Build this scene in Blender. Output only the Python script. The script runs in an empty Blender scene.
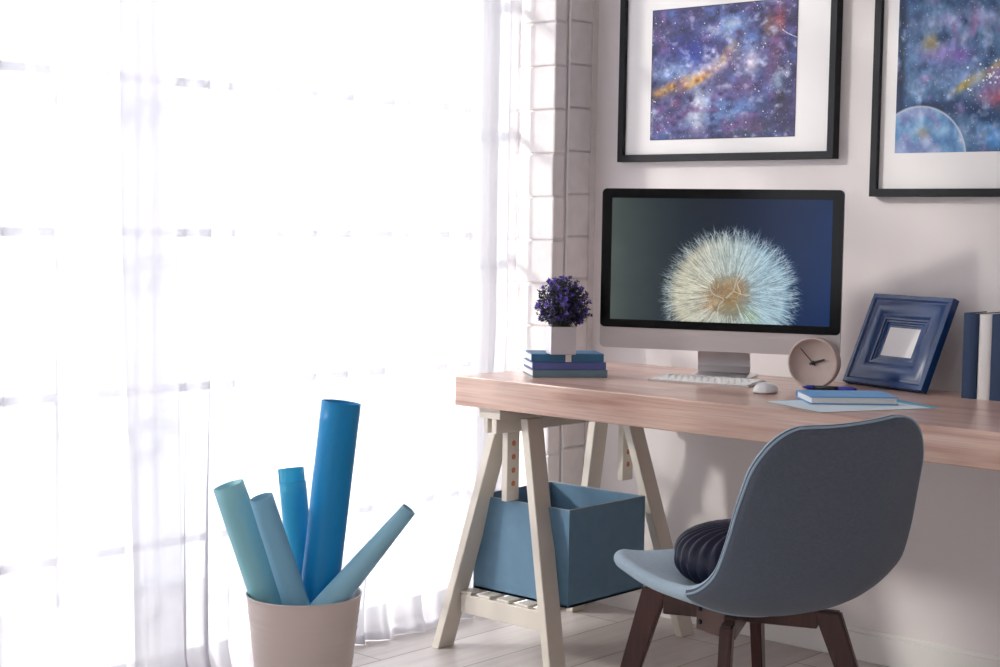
import bpy, bmesh, math, random
import numpy as np
from mathutils import Vector, Matrix

random.seed(7)
rng = np.random.default_rng(11)
SC = bpy.context.scene
COL = SC.collection

# ------------------------------------------------------------------ camera
def camera():
    yaw, pitch, roll = math.radians(-41.78064), math.radians(-3.997776), math.radians(0.92528)
    f = Vector((math.sin(yaw)*math.cos(pitch), math.cos(yaw)*math.cos(pitch), math.sin(pitch)))
    r = Vector((math.cos(yaw), -math.sin(yaw), 0)); u = r.cross(f)
    r2 = r*math.cos(roll)+u*math.sin(roll); u2 = -r*math.sin(roll)+u*math.cos(roll)
    cd = bpy.data.cameras.new('camera'); c = bpy.data.objects.new('camera', cd); COL.objects.link(c)
    m = Matrix((( r2.x, u2.x, -f.x, 0), (r2.y, u2.y, -f.y, 0), (r2.z, u2.z, -f.z, 1.192), (0, 0, 0, 1)))
    c.matrix_world = m
    cd.sensor_width = 36; cd.lens = 1589.112/1000*36; cd.clip_end = 60
    SC.camera = c
camera()
SC.view_settings.view_transform = 'Standard'
SC.view_settings.look = 'None'
SC.view_settings.exposure = 0.30
SC.view_settings.gamma = 1.0
SC.view_settings.use_curve_mapping = False

# ------------------------------------------------------------------ world, sun
w = bpy.data.worlds.new('sky'); SC.world = w; w.use_nodes = True
w.node_tree.nodes['Background'].inputs[0].default_value = (0.93, 0.96, 1.0, 1)
w.node_tree.nodes['Background'].inputs[1].default_value = 2.9
SUN_DIR = Vector((0.70*math.cos(math.radians(23)), 0.714*math.cos(math.radians(23)), -math.sin(math.radians(23))))
sd = bpy.data.lights.new('sun', 'SUN'); sd.energy = 7.3; sd.angle = math.radians(5); sd.color = (1, 0.95, 0.88)
so = bpy.data.objects.new('sun', sd); COL.objects.link(so); so.location = (-8, -6, 6)
so.rotation_euler = SUN_DIR.to_track_quat('-Z', 'Y').to_euler()
# daylight portals in the window openings (they guide sky sampling, give no light of their own)
def portal(loc, rot, sx, sy):
    l = bpy.data.lights.new('window_portal', 'AREA'); l.shape = 'RECTANGLE'; l.size = sx; l.size_y = sy
    l.cycles.is_portal = True
    o = bpy.data.objects.new('window_portal', l); COL.objects.link(o); o.location = loc; o.rotation_euler = rot
portal((-3.62, .55, 1.35), (0, math.radians(-90), 0), 2.7, 6.3)

portal((-0.60, -3.40, 1.65), (math.radians(90), 0, 0), 0.8, 1.9)

# ------------------------------------------------------------------ helpers
def lin(r, g, b):
    def f(c):
        c /= 255
        return c/12.92 if c <= .04045 else ((c+.055)/1.055)**2.4
    return (f(r), f(g), f(b), 1)

def mat(name, col, rough=.6, metal=0, spec=.5, noise=None, bump=None, sheen=0):
    """noise=(scale, amount, (sx,sy,sz)) colour mottling; bump=(scale, strength)"""
    m = bpy.data.materials.new(name); m.use_nodes = True
    nt = m.node_tree; b = nt.nodes['Principled BSDF']
    b.inputs['Base Color'].default_value = col
    b.inputs['Roughness'].default_value = rough; b.inputs['Metallic'].default_value = metal
    b.inputs['Specular IOR Level'].default_value = spec
    if sheen: b.inputs['Sheen Weight'].default_value = sheen
    tc = nt.nodes.new('ShaderNodeTexCoord')
    if noise:
        mp = nt.nodes.new('ShaderNodeMapping'); mp.inputs['Scale'].default_value = noise[2]
        n = nt.nodes.new('ShaderNodeTexNoise'); n.inputs['Scale'].default_value = noise[0]; n.inputs['Detail'].default_value = 6
        nt.links.new(tc.outputs['Object'], mp.inputs[0]); nt.links.new(mp.outputs[0], n.inputs[0])
        mx = nt.nodes.new('ShaderNodeMix'); mx.data_type = 'RGBA'
        a = noise[1]
        mx.inputs[6].default_value = tuple(c*(1-a) for c in col[:3])+(1,)
        mx.inputs[7].default_value = tuple(min(1, c*(1+a)) for c in col[:3])+(1,)
        cr = nt.nodes.new('ShaderNodeMapRange'); cr.inputs[1].default_value = .3; cr.inputs[2].default_value = .7
        nt.links.new(n.outputs['Fac'], cr.inputs[0]); nt.links.new(cr.outputs[0], mx.inputs[0])
        nt.links.new(mx.outputs[2], b.inputs['Base Color'])
    if bump:
        n = nt.nodes.new('ShaderNodeTexNoise'); n.inputs['Scale'].default_value = bump[0]; n.inputs['Detail'].default_value = 4
        nt.links.new(tc.outputs['Object'], n.inputs[0])
        bp = nt.nodes.new('ShaderNodeBump'); bp.inputs['Strength'].default_value = bump[1]; bp.inputs['Distance'].default_value = .002
        nt.links.new(n.outputs['Fac'], bp.inputs['Height']); nt.links.new(bp.outputs[0], b.inputs['Normal'])
    return m

def wood(name, c1, c2, c3, axis='X', rough=.4, scale=1.0, coat=0):
    m = bpy.data.materials.new(name); m.use_nodes = True
    nt = m.node_tree; b = nt.nodes['Principled BSDF']; b.inputs['Roughness'].default_value = rough
    b.inputs['Coat Weight'].default_value = coat; b.inputs['Coat Roughness'].default_value = .25
    tc = nt.nodes.new('ShaderNodeTexCoord')
    mp = nt.nodes.new('ShaderNodeMapping')
    s = {'X': (1.0, 9, 14), 'Y': (9, 1.0, 9), 'Z': (9, 9, 1.0)}[axis]
    mp.inputs['Scale'].default_value = tuple(v*scale for v in s)
    nt.links.new(tc.outputs['Object'], mp.inputs[0])
    n1 = nt.nodes.new('ShaderNodeTexNoise'); n1.inputs['Scale'].default_value = 1.6; n1.inputs['Detail'].default_value = 5; n1.inputs['Distortion'].default_value = .6
    nt.links.new(mp.outputs[0], n1.inputs[0])
    mp2 = nt.nodes.new('ShaderNodeMapping'); mp2.inputs['Scale'].default_value = tuple(v*scale*6 if v > 2 else v*scale*2 for v in s)
    n2 = nt.nodes.new('ShaderNodeTexNoise'); n2.inputs['Scale'].default_value = 2.5; n2.inputs['Detail'].default_value = 6
    nt.links.new(tc.outputs['Object'], mp2.inputs[0]); nt.links.new(mp2.outputs[0], n2.inputs[0])
    r = nt.nodes.new('ShaderNodeValToRGB'); e = r.color_ramp.elements
    e[0].position = .30; e[0].color = c2; e[1].position = .72; e[1].color = c3
    e.new(.5).color = c1
    nt.links.new(n1.outputs['Fac'], r.inputs[0])
    mx = nt.nodes.new('ShaderNodeMix'); mx.data_type = 'RGBA'; mx.blend_type = 'MULTIPLY'; mx.inputs[0].default_value = .55
    r2 = nt.nodes.new('ShaderNodeValToRGB'); e = r2.color_ramp.elements
    e[0].position = .3; e[0].color = (.62, .55, .52, 1); e[1].position = .62; e[1].color = (1, 1, 1, 1)
    nt.links.new(n2.outputs['Fac'], r2.inputs[0])
    nt.links.new(r.outputs[0], mx.inputs[6]); nt.links.new(r2.outputs[0], mx.inputs[7])
    nt.links.new(mx.outputs[2], b.inputs['Base Color'])
    bp = nt.nodes.new('ShaderNodeBump'); bp.inputs['Strength'].default_value = .25; bp.inputs['Distance'].default_value = .001
    nt.links.new(n2.outputs['Fac'], bp.inputs['Height']); nt.links.new(bp.outputs[0], b.inputs['Normal'])
    return m

def tag(o, label=None, cat=None, group=None, kind=None):
    if label: o['label'] = label
    if cat: o['category'] = cat
    if group: o['group'] = group
    if kind: o['kind'] = kind
    return o

def thing(name, label, cat, loc=(0, 0, 0), rz=0, group=None, rot=None):
    o = bpy.data.objects.new(name, None); COL.objects.link(o); o.empty_display_size = .05
    o.location = loc; o.rotation_euler = rot if rot else (0, 0, rz)
    return tag(o, label, cat, group)

def mesh(name, verts, faces, m, parent=None, smooth=False):
    me = bpy.data.meshes.new(name); me.from_pydata([tuple(v) for v in verts], [], [tuple(f) for f in faces]); me.update()
    if m: me.materials.append(m)
    if smooth: me.shade_smooth()
    o = bpy.data.objects.new(name, me); COL.objects.link(o)
    if parent: o.parent = parent
    return o

def bmo(name, bm, m, parent=None, smooth=False):
    me = bpy.data.meshes.new(name); bm.normal_update(); bm.to_mesh(me); bm.free()
    if m: me.materials.append(m)
    if smooth: me.shade_smooth()
    o = bpy.data.objects.new(name, me); COL.objects.link(o)
    if parent: o.parent = parent
    return o

def add_box(bm, x0, x1, y0, y1, z0, z1, bev=0, seg=2, M=None):
    t = bmesh.new()
    v = [t.verts.new((x, y, z)) for x in (x0, x1) for y in (y0, y1) for z in (z0, z1)]
    for f in ((0, 1, 3, 2), (4, 6, 7, 5), (0, 4, 5, 1), (2, 3, 7, 6), (0, 2, 6, 4), (1, 5, 7, 3)):
        t.faces.new([v[i] for i in f])
    bmesh.ops.recalc_face_normals(t, faces=t.faces)
    if bev: bmesh.ops.bevel(t, geom=t.edges[:], offset=bev, segments=seg, affect='EDGES', profile=.5)
    if M: t.transform(M)
    tmp = bpy.data.meshes.new('t'); t.to_mesh(tmp); t.free(); bm.from_mesh(tmp); bpy.data.meshes.remove(tmp)

def box(name, b, m, parent=None, bev=.002, seg=2, smooth=False):
    bm = bmesh.new(); add_box(bm, *b, bev=bev, seg=seg); return bmo(name, bm, m, parent, smooth)

def beam(name, p0, p1, sx, sy, m, parent=None, bev=.0015, sx1=None, sy1=None):
    """board from p0 to p1 whose ends are cut level (sections in XY)"""
    sx1 = sx if sx1 is None else sx1; sy1 = sy if sy1 is None else sy1
    bm = bmesh.new(); v = []
    for p, a, b in ((p0, sx, sy), (p1, sx1, sy1)):
        for dx, dy in ((-1, -1), (1, -1), (1, 1), (-1, 1)):
            v.append(bm.verts.new((p[0]+dx*a/2, p[1]+dy*b/2, p[2])))
    for f in ((3, 2, 1, 0), (4, 5, 6, 7), (0, 1, 5, 4), (1, 2, 6, 5), (2, 3, 7, 6), (3, 0, 4, 7)):
        bm.faces.new([v[i] for i in f])
    bmesh.ops.recalc_face_normals(bm, faces=bm.faces)
    if bev: bmesh.ops.bevel(bm, geom=bm.edges[:], offset=bev, segments=2, affect='EDGES')
    return bmo(name, bm, m, parent)

def lathe(name, prof, m, parent=None, n=64, M=None, smooth=True):
    vs, fs = [], []
    for (r, z) in prof:
        for k in range(n):
            a = 2*math.pi*k/n; vs.append((r*math.cos(a), r*math.sin(a), z))
    for i in range(len(prof)-1):
        for k in range(n):
            k2 = (k+1) % n; fs.append((i*n+k, i*n+k2, (i+1)*n+k2, (i+1)*n+k))
    if M: vs = [M @ Vector(v) for v in vs]
    o = mesh(name, vs, fs, m, parent, smooth)
    bm = bmesh.new(); bm.from_mesh(o.data); bmesh.ops.remove_doubles(bm, verts=bm.verts, dist=1e-6)
    bmesh.ops.recalc_face_normals(bm, faces=bm.faces); bm.to_mesh(o.data); bm.free()
    if smooth: o.data.shade_smooth()
    return o

def tube(name, pts, r, m, parent=None, n=10, closed=False):
    pts = [Vector(p) for p in pts]; N = len(pts); vs = []; fs = []
    up = Vector((0, 0, 1)); rr = r if hasattr(r, '__len__') else [r]*N
    for i, p in enumerate(pts):
        if closed: d = pts[(i+1) % N]-pts[i-1]
        else: d = pts[min(i+1, N-1)]-pts[max(i-1, 0)]
        d.normalize(); a = d.cross(up)
        if a.length < .05: a = d.cross(Vector((1, 0, 0)))
        a.normalize(); b = d.cross(a)
        for k in range(n):
            t = 2*math.pi*k/n; vs.append(p+(a*math.cos(t)+b*math.sin(t))*rr[i])
    for i in range(N if closed else N-1):
        j = (i+1) % N
        for k in range(n):
            k2 = (k+1) % n; fs.append((i*n+k, i*n+k2, j*n+k2, j*n+k))
    if not closed: fs.append(tuple(range(n-1, -1, -1))); fs.append(tuple((N-1)*n+k for k in range(n)))
    return mesh(name, vs, fs, m, parent, True)

def copy_tree(o, parent=None):
    kids = [c for c in bpy.data.objects if c.parent == o]
    c = o.copy(); COL.objects.link(c)
    if parent: c.parent = parent
    for k in kids: copy_tree(k, c)
    return c

# ------------------------------------------------------------------ materials
M = {}
M['wall'] = mat('wall_plaster', (.79, .74, .74, 1), .75, bump=(60, .15))
M['wall_warm'] = mat('warm_grey_plaster', (.60, .55, .54, 1), .8)
M['brick'] = mat('whitewashed_brick', (.78, .735, .73, 1), .8, noise=(18, .06, (1, 1, 1)), bump=(45, .7))
M['white'] = mat('white_paint', (.80, .78, .76, 1), .5)
M['ceil'] = mat('ceiling_paint', (.82, .80, .80, 1), .8)
M['trestle'] = mat('cream_lacquer', (.70, .64, .56, 1), .45, noise=(10, .05, (1, 1, .3)))
M['desk'] = wood('rosy_pine', lin(214, 178, 162), lin(182, 136, 118), lin(230, 202, 188), 'X', .30, 1.0, .3)
M['dark_wood'] = wood('walnut_stain', lin(68, 34, 29), lin(50, 24, 21), lin(80, 42, 36), 'Z', .45, 1.5)
M['alu'] = mat('brushed_aluminium', (.70, .70, .72, 1), .32, 1.0)
M['alu_matt'] = mat('silver_finish', (.50, .46, .46, 1), .45, .4)
M['bezel'] = mat('black_glass', (.004, .004, .005, 1), .12, spec=.12)
M['blackframe'] = mat('black_frame', lin(22, 24, 30), .5, spec=.3)
M['mat'] = mat('mount_board', (.86, .84, .84, 1), .7)
M['box'] = mat('blue_board', lin(98, 134, 160), .6, noise=(30, .05, (1, 1, 1)))
M['box_edge'] = mat('raw_board_edge', lin(170, 175, 180), .7)
M['pot'] = mat('glazed_ceramic', lin(205, 200, 206), .35)
M['leaf'] = mat('dark_leaf', lin(44, 48, 62), .6)
M['stem'] = mat('plant_stem', lin(60, 70, 50), .7)
M['soil'] = mat('potting_soil', lin(50, 40, 36), .9)
M['clock'] = mat('taupe_concrete', lin(190, 172, 166), .6, noise=(40, .04, (1, 1, 1)))
M['black'] = mat('black_plastic', (.012, .012, .014, 1), .4)
M['keys'] = mat('white_keycap', (.82, .82, .82, 1), .4)
M['mouse'] = mat('white_gloss', (.86, .86, .87, 1), .15)
M['pages'] = mat('book_pages', (.85, .83, .80, 1), .7, noise=(4, .12, (1, 1, 160)))
M['navy_frame'] = mat('navy_lacquer', lin(28, 62, 112), .22, noise=(12, .12, (1, 1, 1)))
M['navy_book'] = mat('navy_cloth', lin(26, 52, 88), .6, bump=(300, .3))
M['white_book'] = mat('white_cloth', (.78, .75, .75, 1), .6, bump=(300, .3))
M['tealbook'] = mat('teal_blue_cover', lin(56, 112, 152), .55)
M['violetbook'] = mat('violet_blue_cover', lin(92, 104, 168), .55)
M['greybook'] = mat('grey_teal_cover', lin(112, 140, 156), .55)
M['bluebook'] = mat('sky_blue_cover', lin(112, 170, 222), .5)
M['paper'] = mat('pale_paper', lin(222, 238, 246), .6)
M['cyanpaper'] = mat('cyan_paper', lin(96, 180, 212), .6)
M['penblue'] = mat('blue_plastic', lin(24, 36, 150), .3)
M['ribbon'] = mat('white_ribbon', (.85, .85, .83, 1), .6)
M['bin'] = mat('warm_white_enamel', lin(230, 214, 206), .35)
M['steel'] = mat('dark_steel', lin(104, 82, 76), .45, .4)
M['cable'] = mat('grey_cable', lin(150, 140, 140), .6)
M['navy_velvet'] = mat('navy_satin', lin(13, 17, 44), .45, spec=.35)

def fabric(name, col, amt):
    m = mat(name, col, .9, spec=.2, sheen=.15)
    nt = m.node_tree; b = nt.nodes['Principled BSDF']; tc = [n for n in nt.nodes if n.type == 'TEX_COORD'][0]
    outs = []
    for s in ((900, 90, 120), (90, 120, 800)):
        mp = nt.nodes.new('ShaderNodeMapping'); mp.inputs['Scale'].default_value = s
        n = nt.nodes.new('ShaderNodeTexNoise'); n.inputs['Scale'].default_value = 1; n.inputs['Detail'].default_value = 3
        nt.links.new(tc.outputs['Object'], mp.inputs[0]); nt.links.new(mp.outputs[0], n.inputs[0]); outs.append(n.outputs['Fac'])
    a = nt.nodes.new('ShaderNodeMath'); a.operation = 'ADD'; nt.links.new(outs[0], a.inputs[0]); nt.links.new(outs[1], a.inputs[1])
    mr = nt.nodes.new('ShaderNodeMapRange'); mr.inputs[1].default_value = .7; mr.inputs[2].default_value = 1.3
    mr.inputs[3].default_value = 1-amt; mr.inputs[4].default_value = 1+amt
    nt.links.new(a.outputs[0], mr.inputs[0])
    v = nt.nodes.new('ShaderNodeVectorMath'); v.operation = 'SCALE'; v.inputs[0].default_value = col[:3]
    nt.links.new(mr.outputs[0], v.inputs['Scale']); nt.links.new(v.outputs[0], b.inputs['Base Color'])
    bp = nt.nodes.new('ShaderNodeBump'); bp.inputs['Strength'].default_value = .35; bp.inputs['Distance'].default_value = .001
    nt.links.new(a.outputs[0], bp.inputs['Height']); nt.links.new(bp.outputs[0], b.inputs['Normal'])
    return m
M['chair_out'] = fabric('charcoal_blue_weave', lin(86, 94, 108), .10)
M['chair_in'] = fabric('light_blue_weave', lin(170, 190, 204), .10)
M['piping'] = mat('pale_piping', lin(150, 172, 192), .8)

def curtain_mat():
    m = bpy.data.materials.new('sheer_voile'); m.use_nodes = True; nt = m.node_tree
    for n in list(nt.nodes):
        if n.type != 'OUTPUT_MATERIAL': nt.nodes.remove(n)
    out = nt.nodes[0]
    tr = nt.nodes.new('ShaderNodeBsdfTransparent')
    tl = nt.nodes.new('ShaderNodeBsdfTranslucent'); tl.inputs[0].default_value = (.55, .54, .58, 1)
    df = nt.nodes.new('ShaderNodeBsdfDiffuse'); df.inputs[0].default_value = (.86, .85, .90, 1)
    m1 = nt.nodes.new('ShaderNodeMixShader'); m1.inputs[0].default_value = .35
    nt.links.new(tl.outputs[0], m1.inputs[1]); nt.links.new(df.outputs[0], m1.inputs[2])
    # weave looks denser where the cloth is seen edge-on
    lw = nt.nodes.new('ShaderNodeLayerWeight'); lw.inputs[0].default_value = .35
    mr = nt.nodes.new('ShaderNodeMapRange'); mr.inputs[3].default_value = .76; mr.inputs[4].default_value = .90
    nt.links.new(lw.outputs['Facing'], mr.inputs[0])
    m2 = nt.nodes.new('ShaderNodeMixShader')
    nt.links.new(mr.outputs[0], m2.inputs[0]); nt.links.new(tr.outputs[0], m2.inputs[1]); nt.links.new(m1.outputs[0], m2.inputs[2])
    nt.links.new(m2.outputs[0], out.inputs[0])
    return m
M['curtain'] = curtain_mat()

def floor_mat():
    m = bpy.data.materials.new('pale_plank_laminate'); m.use_nodes = True; nt = m.node_tree
    b = nt.nodes['Principled BSDF']; b.inputs['Roughness'].default_value = .38
    tc = nt.nodes.new('ShaderNodeTexCoord')
    mp = nt.nodes.new('ShaderNodeMapping'); mp.inputs['Rotation'].default_value = (0, 0, math.pi/2)
    mp.inputs['Location'].default_value = (0, 0.0, 0)
    nt.links.new(tc.outputs['Object'], mp.inputs[0])
    br = nt.nodes.new('ShaderNodeTexBrick'); br.offset = .37; br.squash = 1
    br.inputs['Scale'].default_value = 1; br.inputs['Brick Width'].default_value = 1.25; br.inputs['Row Height'].default_value = .204
    br.inputs['Mortar Size'].default_value = .0022; br.inputs['Mortar Smooth'].default_value = .2
    br.inputs['Color1'].default_value = (.50, .455, .44, 1); br.inputs['Color2'].default_value = (.60, .555, .535, 1)
    br.inputs['Mortar'].default_value = (.20, .16, .15, 1)
    nt.links.new(mp.outputs[0], br.inputs[0])
    mp2 = nt.nodes.new('ShaderNodeMapping'); mp2.inputs['Scale'].default_value = (38, 2.2, 1)
    n = nt.nodes.new('ShaderNodeTexNoise'); n.inputs['Scale'].default_value = 1; n.inputs['Detail'].default_value = 6
    nt.links.new(tc.outputs['Object'], mp2.inputs[0]); nt.links.new(mp2.outputs[0], n.inputs[0])
    r = nt.nodes.new('ShaderNodeValToRGB'); r.color_ramp.elements[0].position = .3; r.color_ramp.elements[0].color = (.86, .84, .82, 1)
    r.color_ramp.elements[1].position = .6; r.color_ramp.elements[1].color = (1, 1, 1, 1)
    nt.links.new(n.outputs['Fac'], r.inputs[0])
    mx = nt.nodes.new('ShaderNodeMix'); mx.data_type = 'RGBA'; mx.blend_type = 'MULTIPLY'; mx.inputs[0].default_value = 1
    nt.links.new(br.outputs['Color'], mx.inputs[6]); nt.links.new(r.outputs[0], mx.inputs[7])
    nt.links.new(mx.outputs[2], b.inputs['Base Color'])
    return m
M['floor'] = floor_mat()

def vcol_mat(name, rough=.6, emit=0):
    m = bpy.data.materials.new(name); m.use_nodes = True; nt = m.node_tree; b = nt.nodes['Principled BSDF']
    b.inputs['Roughness'].default_value = rough
    a = nt.nodes.new('ShaderNodeVertexColor'); a.layer_name = 'ink'
    if emit:
        b.inputs['Specular IOR Level'].default_value = .12
        b.inputs['Base Color'].default_value = (.01, .01, .012, 1)
        nt.links.new(a.outputs[0], b.inputs['Emission Color']); b.inputs['Emission Strength'].default_value = emit
    else:
        nt.links.new(a.outputs[0], b.inputs['Base Color'])
    return m

def painted_sheet(name, W, H, img, m, parent, loc=(0, 0, 0)):
    """flat sheet in local XZ facing -Y whose ink is the array img[h,w,3] (sRGB 0-1, row 0 = top)"""
    h, w_, _ = img.shape
    xs = np.linspace(-W/2, W/2, w_); zs = np.linspace(H/2, -H/2, h)
    X, Zz = np.meshgrid(xs, zs)
    vs = np.stack([X+loc[0], np.full_like(X, loc[1]), Zz+loc[2]], -1).reshape(-1, 3)
    i = np.arange((h-1)*(w_-1)); rr, cc = i//(w_-1), i % (w_-1)
    a = rr*w_+cc
    fs = np.stack([a, a+w_, a+w_+1, a+1], -1)
    me = bpy.data.meshes.new(name); me.from_pydata(vs.tolist(), [], fs.tolist()); me.update()
    at = me.color_attributes.new('ink', 'FLOAT_COLOR', 'POINT')
    im = np.clip(img, 0, 1); L = np.where(im <= .04045, im/12.92, ((im+.055)/1.055)**2.4)
    c = np.ones((h*w_, 4), np.float32); c[:, :3] = L.reshape(-1, 3)
    at.data.foreach_set('color', c.ravel())
    me.materials.append(m)
    o = bpy.data.objects.new(name, me); COL.objects.link(o); o.parent = parent
    return o

# smooth value noise
def vnoise(h, w_, cells, seed, octaves=4):
    g = np.random.default_rng(seed); out = np.zeros((h, w_)); amp = 1; tot = 0
    for o in range(octaves):
        n = int(cells*2**o)+2; gr = g.random((n+2, n+2))
        y = np.linspace(0, n-1e-3, h); x = np.linspace(0, n-1e-3, w_)
        yi = y.astype(int); xi = x.astype(int); fy = y-yi; fx = x-xi
        fy = (fy*fy*(3-2*fy))[:, None]; fx = (fx*fx*(3-2*fx))[None, :]
        a = gr[yi][:, xi]; b = gr[yi][:, xi+1]; c = gr[yi+1][:, xi]; d = gr[yi+1][:, xi+1]
        out += amp*((a*(1-fx)+b*fx)*(1-fy)+(c*(1-fx)+d*fx)*fy); tot += amp; amp *= .55
    return out/tot

# ------------------------------------------------------------------ setting
WY = 3.909      # wall behind the desk
XC = -3.101     # inner face of the window wall
ZD = .7753      # desk top
box('floor', (-4.2, 3.2, -3.6, 4.15, -.1, 0), M['floor'], bev=0)['kind'] = 'structure'
box('ceiling', (-3.7, 3.2, -3.4, 4.15, 2.85, 2.95), M['ceil'], bev=0)['kind'] = 'structure'
box('wall_back', (-3.7, 3.2, WY, 4.05, 0, 2.85), M['wall'], bev=0)['kind'] = 'structure'
box('wall_right', (3.05, 3.15, -3.3, WY, 0, 2.85), M['wall_warm'], bev=0)['kind'] = 'structure'
bm = bmesh.new()
for b in ((-3.7, -1.0, -3.35, -3.2, 0, 2.85), (-.2, 3.05, -3.35, -3.2, 0, 2.85), (-1.0, -.2, -3.35, -3.2, 0, .7), (-1.0, -.2, -3.35, -3.2, 2.6, 2.85)):
    add_box(bm, *b)
bmo('wall_front', bm, M['wall'])['kind'] = 'structure'
# window wall: brick pier with real courses beside the window, plain lintel and far end
bm = bmesh.new()
course = .1315; z0 = 1.798-course*13.67
zz = 1.798-14*course; k = 0
while zz < 2.75:
    a, b = max(0, zz+.002), min(2.7, zz+course-.002)
    if b > a+.02:
        j = random.uniform(-.002, .002)
        # front block of the course (faces the window opening and the room)
        split = -3.235+random.uniform(-.01, .01) if k % 2 else None
        if split is None:
            add_box(bm, -3.44, XC+j, 3.701, 3.757, a, b, .006)
        else:
            add_box(bm, -3.44, split-.0025, 3.702, 3.757, a, b, .006)
            add_box(bm, split+.0025, XC+j, 3.701+j, 3.757, a, b, .006)
        add_box(bm, -3.44, XC-.004+random.uniform(-.0015, .0015), 3.770, 3.884, a+.012, min(b+.012, 2.7), .005)
    zz += course; k += 1
add_box(bm, -3.6, XC-.006, 3.71, 3.765, 0, 2.7)
add_box(bm, -3.6, XC-.012, 3.765, WY, 0, 2.7)
add_box(bm, -3.6, XC-.002, 3.884, WY, 0, 2.7)
add_box(bm, -3.6, XC, -3.2, WY, 2.7, 2.85)
add_box(bm, -3.6, XC, .80, 1.70, 0, 2.7)  # unseen solid pier splitting the window, added to keep sun off the desk's right
add_box(bm, -3.6, XC, -3.2, -2.6, 0, 2.7)
bmo('wall_left', bm, M['brick'])['kind'] = 'structure'
tube('trim_1', [(XC+.004, 3.7635, 2.7-i*.27) for i in range(11)], .0035, M['white'])['kind'] = 'structure'
# baseboard: stepped profile
bm = bmesh.new(); add_box(bm, XC, 3.05, WY-.014, WY, 0, .076, .002); add_box(bm, XC, 3.05, WY-.009, WY, .074, .089, .004)
bmo('baseboard_back', bm, M['white'])['kind'] = 'structure'

# window: white muntins and posts
wn = bpy.data.objects.new('window_1', None); COL.objects.link(wn); wn['kind'] = 'structure'
def bars(nm, lst):
    bm = bmesh.new()
    for b in lst: add_box(bm, *b, bev=.003)
    o = bmo(nm, bm, M['white'], wn); o['kind'] = 'structure'
xa, xb = -3.40, -3.35
H = [.344, .748, 1.152, 1.54, 1.93, 2.32]
bars('window_frame', [(xa-.02, xb+.01, -2.6, 3.69, 0, .06), (xa-.02, xb+.01, -2.6, 3.69, 2.64, 2.7)] +
     [(xa-.02, xb+.01, y-.025, y+.025, 0, 2.7) for y in (-2.57, -1.67, -.3, .77, 1.73, 3.66)])
bars('muntins', [(xa, xb-.02, -2.6, 3.69, z-.011, z+.011) for z in H] +
     [(xa+.005, xb-.025, y-.006, y+.006, 0, 2.64) for y in (-.3, 2.16)])
def pane_mat():
    m = bpy.data.materials.new('window_glass'); m.use_nodes = True; nt = m.node_tree
    for n in list(nt.nodes):
        if n.type != 'OUTPUT_MATERIAL': nt.nodes.remove(n)
    t = nt.nodes.new('ShaderNodeBsdfTransparent'); t.inputs[0].default_value = (.97, .98, .98, 1)
    g = nt.nodes.new('ShaderNodeBsdfGlossy'); g.inputs['Roughness'].default_value = .02
    mx = nt.nodes.new('ShaderNodeMixShader'); mx.inputs[0].default_value = .04
    nt.links.new(t.outputs[0], mx.inputs[1]); nt.links.new(g.outputs[0], mx.inputs[2]); nt.links.new(mx.outputs[0], nt.nodes[0].inputs[0])
    return m
M['glass'] = pane_mat()
o = box('window_pane', (-3.384, -3.380, -2.57, 3.65, .05, 2.66), M['glass'], wn, bev=0); o['kind'] = 'structure'

# ------------------------------------------------------------------ curtains
def curtain(nm, y0, y1, xc, seed, label, amp=.035, wl=.085, squeeze=0.0):
    g = np.random.default_rng(seed); n = int((y1-y0)/.006); ys = np.linspace(y0, y1, n)
    nz = 60; zs = np.linspace(2.68, .006, nz)
    # phase with irregular fold widths
    ph = np.cumsum(2*np.pi*.006/wl*(1+.65*np.interp(ys, np.linspace(y0, y1, 14), g.uniform(-1, 1, 14))))
    am = np.interp(ys, np.linspace(y0, y1, 22), g.uniform(.25, 1.2, 22))
    vs = []
    for k, z in enumerate(zs):
        t = 1-z/2.68
        sway = .030*t*np.sin(ys*2.1+seed)+.016*np.sin(ys*5.0+z*.9+seed)
        gather = (1-.10*t)
        off = amp*gather*am*(np.sin(ph+.35*np.sin(z*1.7+seed))+.35*np.sin(2.3*ph+z*.8))+sway
        yy = y0+(ys-y0)*(1-squeeze*max(0, (.9-z)/.9)**1.3)+.012*np.cos(ph*1.0+z)+.010*t*np.sin(z*3+ys*9)
        flare = .045*max(0, (.10-z)/.10)**1.6 if z < .10 else 0
        xx = xc+off*(1 if z > .05 else 1.15)+flare*(.55+.45*np.sin(ys*7+seed))
        vs.append(np.stack([xx, yy, np.full_like(ys, z)], -1))
    vs = np.array(vs).reshape(-1, 3)
    i = np.arange((nz-1)*(n-1)); a = (i//(n-1))*n+i % (n-1)
    fs = np.stack([a, a+1, a+n+1, a+n], -1)
    root = thing(nm, label, 'curtain', (0, 0, 0))
    mesh('curtain_cloth', vs.tolist(), fs.tolist(), M['curtain'], root, True)
    hm = vs.reshape(nz, n, 3)[-2]
    hv = []; 
    for p in hm: hv += [(p[0]-.001, p[1], .030), (p[0]+.0015, p[1], .030), (p[0]+.0015, p[1], .004), (p[0]-.001, p[1], .004)]
    hf = []
    for q in range(n-1):
        for s in range(4): hf.append((q*4+s, q*4+(s+1) % 4, q*4+4+(s+1) % 4, q*4+4+s))
    mesh('curtain_hem', hv, hf, M['curtain'], root, True)
    return root
curtain('sheer_curtain', 2.215, 3.690, -3.212, 3, 'sheer white curtain panel beside the brick pier, behind the bin of paper rolls', .021, .105, .09)
curtain('sheer_curtain', 1.72, 2.43, -3.275, 8, 'sheer white curtain panel at the far left, away from the desk', .030, .13)

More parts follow.
